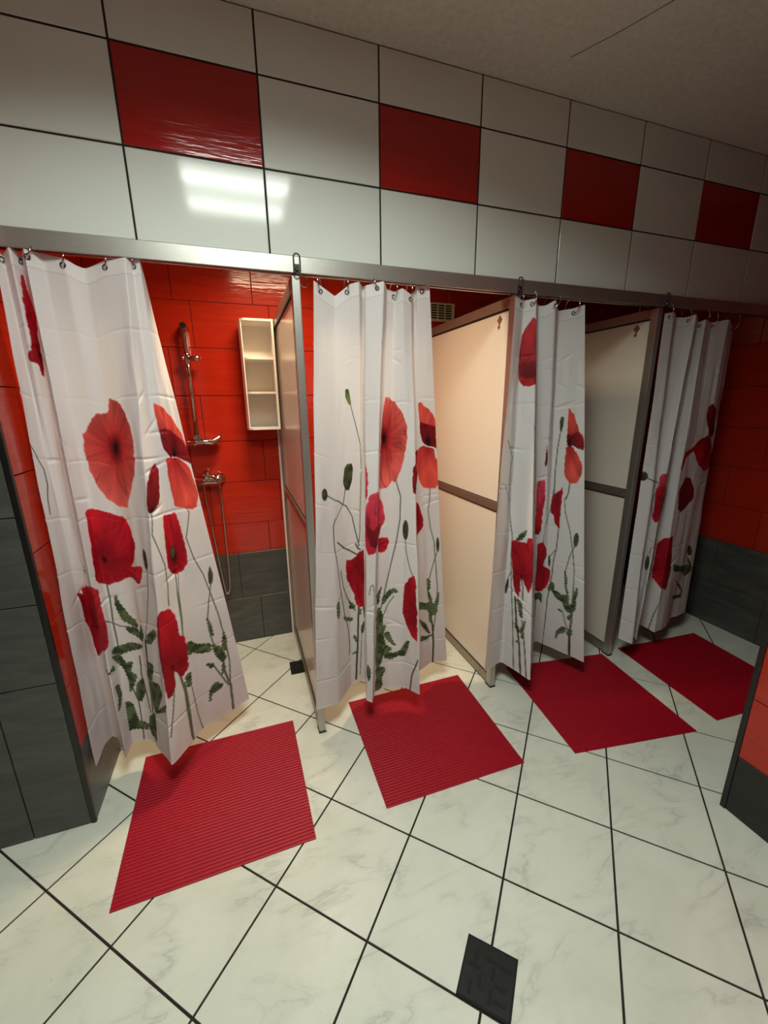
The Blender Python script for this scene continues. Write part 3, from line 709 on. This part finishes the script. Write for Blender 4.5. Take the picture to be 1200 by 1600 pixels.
def paint(S, D, shapes, seed):
    """colour of the printed cloth at (S, D) in mm; returns linear rgb"""
    N = len(S); C = np.empty((N, 3)); C[:] = srgb(232, 229, 230)
    C[D < 44] = srgb(238, 237, 238)
    C[np.abs(D - 45) < 2.0] = srgb(214, 211, 212)
    C[D > 1788] = srgb(238, 236, 237)
    rn = np.random.default_rng(seed)
    for s in shapes:
        kind, style, pts = s[0], s[1], s[2]
        co, ci = np.array(srgb(*STYLE[style][0])), np.array(srgb(*STYLE[style][1]))
        w = s[3] * 1.2 if kind == 'l' else 0
        P = np.array(pts, float); pad = 14 + w
        idx = np.nonzero((S > P[:, 0].min() - pad) & (S < P[:, 0].max() + pad) & (D > P[:, 1].min() - pad) & (D < P[:, 1].max() + pad))[0]
        if len(idx) == 0: continue
        x, y = S[idx], D[idx]
        ph = rn.uniform(0, 6.28, 6)
        if kind == 'l':
            d = np.full(len(idx), 1e9)
            for a, b in zip(pts[:-1], pts[1:]): d = np.minimum(d, seg_d(x, y, a, b))
            al = np.clip((w * 0.5 + 0.9 - d) / 1.8, 0, 1)
            cc = co * 0.6 + ci * 0.4 + 0 * x[:, None]
        else:
            pl = smooth_poly([tuple(p) for p in pts]) if style not in ('leaf',) else [tuple(p) for p in pts]
            if style in ('leaf',):      # serrated outline
                q = []
                orient = 1.0 if sum(pl[i - 1][0] * pl[i][1] - pl[i][0] * pl[i - 1][1] for i in range(len(pl))) < 0 else -1.0
                for i in range(len(pl)):
                    a, b = np.array(pl[i]), np.array(pl[(i + 1) % len(pl)]); L = np.hypot(*(b - a)); m = max(2, 2 * int(L / 14))
                    for j in range(m):
                        p = a + (b - a) * j / m
                        nrm = np.array([(b - a)[1], -(b - a)[0]]) / (L + 1e-9)
                        q.append(tuple(p - orient * nrm * (4.2 if j % 2 else -0.4)))
                pl = q
            d = np.full(len(idx), 1e9); ins = np.zeros(len(idx), bool)
            for i in range(len(pl)):
                a, b = pl[i - 1], pl[i]
                d = np.minimum(d, seg_d(x, y, a, b))
                cr = ((a[1] > y) != (b[1] > y))
                with np.errstate(divide='ignore', invalid='ignore'):
                    xi = (b[0] - a[0]) * (y - a[1]) / (b[1] - a[1] + 1e-12) + a[0]
                ins ^= cr & (x < xi)
            sd = np.where(ins, d, -d)
            rough = 0 if style in ('bud', 'bud2', 'leaf') else 1.6
            sd = sd + rough * (1.6 * vnoise(x * 0.06 + ph[0] * 9, y * 0.06, 3) + vnoise(x * 0.17 + ph[1] * 9, y * 0.17, 4)) + 0.8
            al = np.clip((sd + 1.1) / 2.2, 0, 1)
            ext = max(np.ptp(P[:, 0]), np.ptp(P[:, 1]))
            if len(s) > 3: cx, cy, cr_ = s[3]
            else: cx, cy, cr_ = P[:, 0].mean(), P[:, 1].max(), 0
            if style in ('leaf', 'bud', 'bud2', ):
                f = np.clip(0.5 + 0.9 * vnoise(x * 0.055 + ph[0] * 7, y * 0.055, 8) + 0.35 * vnoise(x * 0.2, y * 0.2 + ph[1], 9), 0, 1)
                if style == 'bud2': f = np.clip(1 - (y - P[:, 1].min()) / 40, 0, 1)
                cc = co * (1 - f)[:, None] + ci * f[:, None]
            else:
                r = np.hypot(x - cx, (y - cy) * 0.8); a = np.arctan2(y - cy, x - cx)
                a2 = a + 0.10 * vnoise(r * 0.02 + ph[3] * 5, a * 2, 12)
                f = np.clip(1.15 - r / (ext * 0.55), 0, 1) ** 1.3
                cc = co * (1 - f)[:, None] + ci * f[:, None]
                v = 0.9 * vnoise(a2 * 5 + 40, r * 0.012 + ph[0], 13) + 0.7 * vnoise(a2 * 12 + 80, r * 0.02 + ph[1], 14) + 0.4 * vnoise(a2 * 30 + 100, r * 0.03, 15)
                cc = cc * (1 + 0.20 * v)[:, None]
                vv_ = np.abs(vnoise(a2 * 3.4 + 60, r * 0.003 + ph[4], 16) + 0.3 * vnoise(a2 * 8 + 30, r * 0.006, 17))
                vein = np.clip(1 - vv_ * 11, 0, 1) * np.clip(r / (ext * 0.25) - 0.2, 0, 1)
                cc = cc * (1 - 0.45 * vein)[:, None]
                edge = np.clip(1 - sd / 7, 0, 1); cc = cc * (1 + 0.16 * edge)[:, None]
                big = np.sin(x * 0.05 + ph[2]) * np.sin(y * 0.036 + ph[3]); cc = cc * (1 + 0.14 * big)[:, None]
                if cr_:
                    k = np.clip(1.25 - np.hypot(x - cx, (y - cy) * 0.55) / (cr_ * 1.9), 0, 1)
                    blk = np.array(srgb(26, 10, 12)); cc = cc * (1 - k)[:, None] + blk * k[:, None]
        C[idx] = C[idx] * (1 - al)[:, None] + np.clip(cc, 0, 1) * al[:, None]
    return C

def make_curtain(ci, ds, dz, label):
    T, B = [np.array(a) for a in CURTAINS[ci]]
    W = [0.5 * np.hypot(*(T[k + 1] - T[k])[:2]) + 0.5 * np.hypot(*(B[k + 1] - B[k])[:2]) for k in range(len(T) - 1)]
    S0 = np.r_[0, np.cumsum(W)]
    ns = int(S0[-1] / ds) + 1
    s = np.linspace(0, S0[-1], ns)
    nv = int(LEN / dz) + 1
    v = np.linspace(0, 1, nv)
    Tp = np.stack([np.interp(s, S0, T[:, i]) for i in range(3)], 1); Bp = np.stack([np.interp(s, S0, B[:, i]) for i in range(3)], 1)
    def gs(P, sig):
        m = max(1, int(3 * sig / ds)); k = np.exp(-0.5 * (np.arange(-m, m + 1) * ds / sig) ** 2); k /= k.sum()
        Q = np.pad(P, ((m, m), (0, 0)), 'reflect', reflect_type='odd')
        return np.stack([np.convolve(Q[:, i], k, 'valid') for i in range(P.shape[1])], 1)
    Tp, Bp = gs(Tp, 0.005), gs(Bp, 0.006)
    vv = v[:, None, None]
    P = Tp[None] * (1 - vv) + Bp[None] * vv                       # rows x cols x 3
    # hem and cloth irregularities, along the local horizontal normal
    tx = np.gradient(P[:, :, 0], axis=1); ty = np.gradient(P[:, :, 1], axis=1)
    L = np.hypot(tx, ty) + 1e-9; nx, ny = -ty / L, tx / L
    Sg, Dg = np.meshgrid(s, v * LEN)
    ampl = np.clip(Dg / 0.35, 0.15, 1)
    disp = 0.0062 * ampl * vnoise(Sg * 14 + 3, Dg * 2.2, 11 + ci) + 0.0024 * ampl * vnoise(Sg * 34, Dg * 7, 21 + ci)
    for q in range(1, 9):                                         # packing creases across the cloth
        dc = q * 0.205 + 0.012 * ci + 0.004 * vnoise(Sg * 9, Dg * 0 + q, 31 + ci)
        disp += 0.0024 * np.exp(-((Dg - dc) / 0.0045) ** 2) * (0.6 + 0.6 * vnoise(Sg * 11, Dg * 0 + q * 1.7, 41 + ci))
    r = np.random.default_rng(70 + ci)
    for _ in range(18):                                           # short slanting tension wrinkles
        cs, cd, a, ln = r.uniform(0, S0[-1]), r.uniform(0.2, 1.5), r.uniform(-0.7, 0.7), r.uniform(0.03, 0.07)
        u_ = (Sg - cs) * math.cos(a) + (Dg - cd) * math.sin(a); w_ = -(Sg - cs) * math.sin(a) + (Dg - cd) * math.cos(a)
        disp += 0.0042 * np.exp(-(u_ / ln) ** 2 - (w_ / 0.006) ** 2)
    P[:, :, 0] += nx * disp; P[:, :, 1] += ny * disp
    rgb = paint(Sg.ravel() * 1000, Dg.ravel() * 1000, PRINTS[ci], 5 + ci)
    base = np.array([T[:, 0].mean(), 0.0, ROD_Z])
    co = (P.reshape(-1, 3) - base).astype(np.float32)
    i = np.arange(nv - 1)[:, None] * ns + np.arange(ns - 1)[None]
    quads = np.stack([i, i + ns, i + ns + 1, i + 1], -1).reshape(-1, 4)
    me = bpy.data.meshes.new('cloth')
    me.vertices.add(len(co)); me.vertices.foreach_set('co', co.ravel())
    me.loops.add(quads.size); me.loops.foreach_set('vertex_index', quads.ravel().astype(np.int32))
    me.polygons.add(len(quads)); me.polygons.foreach_set('loop_start', (np.arange(len(quads)) * 4).astype(np.int32))
    me.update(calc_edges=True)
    at = me.color_attributes.new('print', 'FLOAT_COLOR', 'POINT')
    at.data.foreach_set('color', np.c_[rgb, np.ones(len(rgb))].astype(np.float32).ravel())
    me.shade_smooth(); me.materials.append(M['fabric'])
    t = thing('shower_curtain', tuple(base), label, 'shower curtain', 'white poppy print shower curtains')
    o = bpy.data.objects.new('cloth', me); col.objects.link(o); o.parent = t
    def at_(sx, d):
        a = min(ns - 1, max(0, int(round(sx / ds)))); b = min(nv - 1, int(round(d / dz))); return Vector(P[b, a]), Vector((nx[b, a], ny[b, a], 0))
    return t, S0, at_

def torus_pts(c, r, e1, e2, n, a0=0, a1=2 * math.pi, closed=True):
    A = np.linspace(a0, a1, n, endpoint=not closed)
    return [Vector(c) + Vector(e1) * (r * math.cos(a)) + Vector(e2) * (r * math.sin(a)) for a in A]

ORD = ['first', 'second', 'third', 'fourth', 'fifth', 'sixth', 'seventh', 'eighth']
WHICH = ['first poppy curtain, near the left wall', 'second poppy curtain', 'third poppy curtain', 'fourth poppy curtain, by the end wall']
LABELS = ['large white poppy curtain hanging before the stall with the white shelf, leftmost',
          'white poppy curtain hanging right of the white shelf, green bud at its upper left',
          'white poppy curtain with a single red petal printed near its top left',
          'dim bunched poppy curtain hanging next to the dark red end wall']
RINGS = [[0.055, 0.165, 0.28, 0.392, 0.512, 0.68], [0.035, 0.185, 0.42, 0.55, 0.69, 0.90], [0.085, 0.20, 0.52, 0.66], [0.035, 0.22, 0.445, 0.62, 0.83]]
for ci in range(4):
    ds = 0.0026 if ci < 2 else 0.0034
    t, S0, at_ = make_curtain(ci, ds, 0.0028 if ci < 2 else 0.0034, LABELS[ci])
    for n, sx in enumerate(RINGS[ci]):
        p, nn = at_(sx, 0.020)
        # eyelet set in the hem
        e1 = Vector((-nn.y, nn.x, 0)); mb = MB()
        mb.tube(torus_pts(p - nn * 0.0005, 0.0068, e1, (0, 0, 1), 16), 0.0022, 6, True); mb.build('eyelet', M['dark_metal'], t)
        c = Vector((p.x, (p.y + ROD_Y) / 2, (p.z + ROD_Z) / 2)); d = Vector((0, ROD_Y - p.y, ROD_Z - p.z)); rr = d.length / 2 + 0.0075
        d.normalize(); tilt = random.uniform(-0.5, 0.5); side = Vector((math.sin(tilt), math.cos(tilt), 0)); side = (side - d * side.dot(d)).normalized()
        mb = MB(); mb.tube(torus_pts(c, rr, d, side, 26, 0.25, 2 * math.pi - 0.05, False), 0.0021, 7)
        o = mb.build('curtain_ring', M['chrome'], None, tuple(c))
        tag(o, '%s metal hook ring from the left on the %s' % (ORD[n], WHICH[ci]), 'curtain ring', 'hook rings of the %s' % WHICH[ci].split(',')[0])
c = Vector((0.272, ROD_Y, ROD_Z - 0.017)); mb = MB()
mb.tube(torus_pts(c, 0.022, (0, 0, 1), (0.8, 0.6, 0), 26, 0.25, 2 * math.pi - 0.4, False), 0.0021, 7)
tag(mb.build('curtain_ring', M['chrome'], None, tuple(c)), 'spare hook ring hanging empty from the rod left of the second curtain', 'curtain ring')

# ------------------------------------------------------------------ shower fittings in the first stall
WY_ = YB
t = thing('shower_rail', (-0.228, WY_, 1.33), 'chrome shower slide rail with soap dish on the red tiled wall', 'shower rail')
bx, by = -0.228, 0.895
mb = MB(); mb.tube([(bx, by, 1.335), (bx, by, 1.925)], 0.0135, 16); mb.build('bar', M['chrome'], t)
for z in (1.925, 1.345):
    mb = MB(); mb.tube([(bx, WY_ - 0.001, z), (bx, WY_ - 0.012, z), (bx, by + 0.01, z), (bx, by - 0.016, z)], [0.024, 0.022, 0.0195, 0.0165], 18); mb.build('bracket', M['chrome'], t)
mb = MB(); mb.tube([(bx, by, 1.795), (bx, by, 1.785), (bx, by, 1.740), (bx, by, 1.730)], [0.013, 0.018, 0.018, 0.013], 18); sl = mb.build('slider', M['chrome'], t)
mb = MB(); mb.tube([(bx + 0.01, by - 0.01, 1.764), (bx + 0.04, by - 0.015, 1.764), (bx + 0.062, by - 0.02, 1.764)], [0.012, 0.015, 0.018], 16); mb.build('holder', M['chrome'], sl)
mb = MB(); mb.tube([(bx - 0.012, by, 1.764), (bx - 0.026, by, 1.764)], [0.012, 0.014], 12); mb.build('knob', M['chrome'], sl)
# soap dish: shallow tray with a lip that sweeps up on the right
mb = MB(); n = 18; R1 = []
for i in range(n + 1):
    f = i / n; x = -0.292 + 0.192 * f
    zb = 1.318 + 0.006 * math.sin(f * math.pi) + (0.034 * max(0, (f - 0.72) / 0.28) ** 2)
    hw = 0.060 * math.sin(math.pi * (0.08 + 0.86 * f)) ** 0.5
    yc = 0.885; R1.append([(x, yc + hw, zb + 0.014), (x, yc + hw * 0.7, zb + 0.003), (x, yc - hw * 0.7, zb + 0.003), (x, yc - hw, zb + 0.014), (x, yc - hw * 1.04, zb + 0.014), (x, yc - hw * 0.75, zb - 0.013), (x, yc + hw * 0.75, zb - 0.013), (x, yc + hw * 1.04, zb + 0.014)])
RV = [[mb.bm.verts.new(p) for p in r] for r in R1]
for a, b in zip(RV[:-1], RV[1:]):
    for k in range(8): mb.bm.faces.new([a[k], a[(k + 1) % 8], b[(k + 1) % 8], b[k]])
mb.bm.faces.new(RV[0]); mb.bm.faces.new(RV[-1][::-1])
mb.build('soap_dish', M['chrome'], t, smooth=True)

t = thing('shower_mixer', (-0.20, WY_, 1.11), 'chrome shower mixer tap with looping hose below the slide rail', 'mixer tap')
mb = MB(); mb.tube([(-0.285, 0.90, 1.105), (-0.275, 0.90, 1.105), (-0.15, 0.90, 1.105), (-0.128, 0.90, 1.105), (-0.118, 0.90, 1.105)], [0.020, 0.028, 0.029, 0.027, 0.016], 20)
body = mb.build('body', M['chrome'], t)
for x in (-0.275, -0.135):
    mb = MB(); mb.tube([(x, 0.905, 1.105), (x, 0.940, 1.105), (x, 0.943, 1.105), (x, 0.953, 1.105)], [0.014, 0.015, 0.030, 0.031], 20); mb.build('wall_flange', M['chrome'], t)
mb = MB(); mb.tube([(-0.205, 0.895, 1.12), (-0.205, 0.89, 1.142), (-0.205, 0.885, 1.150)], [0.026, 0.025, 0.014], 18)
mb.tube([(-0.205, 0.885, 1.142), (-0.203, 0.84, 1.148), (-0.200, 0.79, 1.160)], [0.010, 0.009, 0.007], 12); mb.build('lever', M['chrome'], t)
H = [(-0.222, 0.895, 1.085), (-0.222, 0.892, 1.02), (-0.215, 0.888, 0.90), (-0.200, 0.885, 0.72), (-0.185, 0.88, 0.52), (-0.170, 0.875, 0.40), (-0.150, 0.872, 0.425), (-0.142, 0.87, 0.52), (-0.140, 0.868, 0.66), (-0.138, 0.866, 0.85), (-0.136, 0.865, 1.00), (-0.140, 0.866, 1.075), (-0.158, 0.868, 1.122), (-0.185, 0.872, 1.132), (-0.20, 0.878, 1.128)]
HP = []
for i in range(len(H) - 1):          # Catmull-Rom
    p0, p1, p2, p3 = [Vector(H[min(len(H) - 1, max(0, i + k))]) for k in (-1, 0, 1, 2)]
    for j in range(8):
        u = j / 8; HP.append(0.5 * ((2 * p1) + (p2 - p0) * u + (2 * p0 - 5 * p1 + 4 * p2 - p3) * u * u + (3 * p1 - p0 - 3 * p2 + p3) * u ** 3))
mb = MB(); mb.tube(HP, [0.0068 + 0.0006 * (i % 2) for i in range(len(HP))], 10); mb.build('hose', M['chrome'], t)

# white three-tier shelf between the red wall and the first partition
x0, x1, yf, yb = 0.043, 0.221, 0.775, 0.953
t = thing('shower_shelf', ((x0 + x1) / 2, yb, 1.39), 'white plastic three tier shelf on the red wall beside the first partition', 'shelf')
def plan(inset=0.0):
    pts = [(x1 - inset, yf + inset), (x1 - inset, yb - inset), (x0 + inset + 0.012, yb - inset)]
    for k in range(7):
        a = math.radians(180 + 15 * k); pts.append((x0 + inset + 0.040 + 0.040 * math.cos(a), yf + 0.085 + 0.0 + (0.085 - inset) * math.sin(a)))
    return pts
for nm, z in (('top', 1.952), ('shelf_board', 1.762), ('shelf_board', 1.585), ('bottom', 1.392)):
    mb = MB(); mb.prism(plan(0.0 if nm in ('top', 'bottom') else 0.003), 2, z - 0.005, z + 0.006); mb.build(nm, M['plastic'], t)
mb = MB(); mb.box((x1 - 0.005, yf, 1.387), (x1, yb, 1.958), 0, 0.0015); mb.build('side_panel', M['plastic'], t)
mb = MB(); mb.box((x0 + 0.01, yb - 0.005, 1.387), (x1, yb, 1.958), 0); mb.build('back_panel', M['plastic'], t)
mb = MB(); q = [(x0 + 0.012, yb), (x0 + 0.004, yb - 0.05), (x0, yf + 0.085), (x0 + 0.003, yf + 0.05), (x0 + 0.012, yf + 0.022)]
mb.prism(q + [(a + 0.005, b + 0.001) for a, b in q[::-1]], 2, 1.387, 1.958); mb.build('side_panel', M['plastic'], t)
mb = MB(); mb.box((x1 - 0.012, yf - 0.003, 1.387), (x1, yf + 0.003, 1.958), 0, 0.001); mb.build('edge_strip', M['plastic'], t)

# ventilation grille above the second stall
t = thing('vent_grille', (1.30, YB, 2.09), 'cream plastic ventilation grille on the red wall above the second stall', 'vent grille')
mb = MB(); mb.box((1.205, YB - 0.010, 2.030), (1.392, YB - 0.001, 2.140), 0, 0.002); mb.build('frame', M['cream'], t)
mb = MB()
for i in range(3):
    for j in range(6):
        mb.box((1.225 + 0.051 * i, YB - 0.0112, 2.046 + 0.0148 * j), (1.266 + 0.051 * i, YB - 0.0098, 2.0545 + 0.0148 * j))
mb.build('slots', M['slot'], t)

# ------------------------------------------------------------------ mats, drains
def mat(c, label):
    """ribbed vinyl mat; c = back-left, back-right, front-right, front-left corners"""
    a, b, d, e = [Vector((p[0], p[1], 0)) for p in c]; n = 46
    o = (a + b + d + e) / 4; mb = MB(); prev = None; h = 0.0042
    steps = []
    for i in range(n):
        for f, z in ((0.0, h - 0.0016), (0.22, h), (0.62, h), (0.84, h - 0.0016)): steps.append(((i + f) / n, z))
    steps.append((1.0, h - 0.0016))
    secs = []
    for f, z in steps:
        l, r = a.lerp(e, f), b.lerp(d, f)
        secs.append([mb.bm.verts.new((p.x, p.y, q)) for p, q in ((l, 0.0004), (l, z), (r, z), (r, 0.0004))])
    for s0, s1 in zip(secs[:-1], secs[1:]):
        for k in range(4): mb.bm.faces.new([s0[k], s0[(k + 1) % 4], s1[(k + 1) % 4], s1[k]])
    mb.bm.faces.new(secs[0]); mb.bm.faces.new(secs[-1][::-1])
    ob = mb.build('shower_mat', M['mat_red'], None, (o.x, o.y, 0))
    tag(ob, label, 'mat', 'red ribbed mats before the shower stalls')
mat([(-0.532, 0.126), (0.115, 0.124), (0.123, -0.484), (-0.521, -0.491)], 'red ribbed mat before the stall with the white shelf, nearest the grey wall')
mat([(0.407, 0.152), (1.056, 0.154), (1.035, -0.470), (0.401, -0.464)], 'red ribbed mat under the second poppy curtain, behind the front floor drain')
mat([(1.361, 0.122), (1.996, 0.027), (1.913, -0.602), (1.278, -0.507)], 'red mat turned slightly askew under the third poppy curtain')
mat([(2.141, 0.040), (2.766, -0.003), (2.697, -0.631), (2.075, -0.588)], 'dark red mat under the fourth poppy curtain, partly behind the tiled pillar')

def drain(cx, cy, half, ang, label, chevrons):
    t = thing('floor_drain', (cx, cy, 0), label, 'floor drain')
    R = lambda u, v: (cx + u * math.cos(ang) - v * math.sin(ang), cy + u * math.sin(ang) + v * math.cos(ang))
    mb = MB(); mb.prism([R(-half, -half), R(half, -half), R(half, half), R(-half, half)], 2, 0.0002, 0.0022); mb.build('frame', M['gasket'], t)
    mb = MB(); h = half * 0.93; mb.prism([R(-h, -h), R(h, -h), R(h, h), R(-h, h)], 2, 0.0018, 0.0034); g = mb.build('grate', M['black_metal'], t)
    mb = MB(); k = half / 0.07
    for (u, v, a, l) in chevrons:
        ca, sa = math.cos(a), math.sin(a); l *= k; w = 0.0045 * k
        mb.prism([R(u * k + l * ca * s1 - w * sa * s2, v * k + l * sa * s1 + w * ca * s2) for s1, s2 in ((-1, -1), (1, -1), (1, 1), (-1, 1))], 2, 0.0034, 0.0042)
    mb.build('tread_bars', M['gasket'], g)
CH = []
for i, (u, v) in enumerate([(-0.038, 0.030), (-0.038, 0.008), (-0.018, -0.018), (0.005, 0.035), (0.012, 0.010), (0.034, -0.012), (0.012, -0.040), (0.040, 0.032), (-0.040, -0.040), (0.038, -0.042)]):
    CH.append((u, v, 0.0 if i % 2 else math.pi / 2, 0.016))
drain(0.5005, -1.0065, 0.0705, th, 'black square metal drain cover set in the front floor tiles', CH)
drain(0.2150, 0.5480, 0.0620, -0.02, 'small dark floor drain beside the first partition inside the first stall', CH)
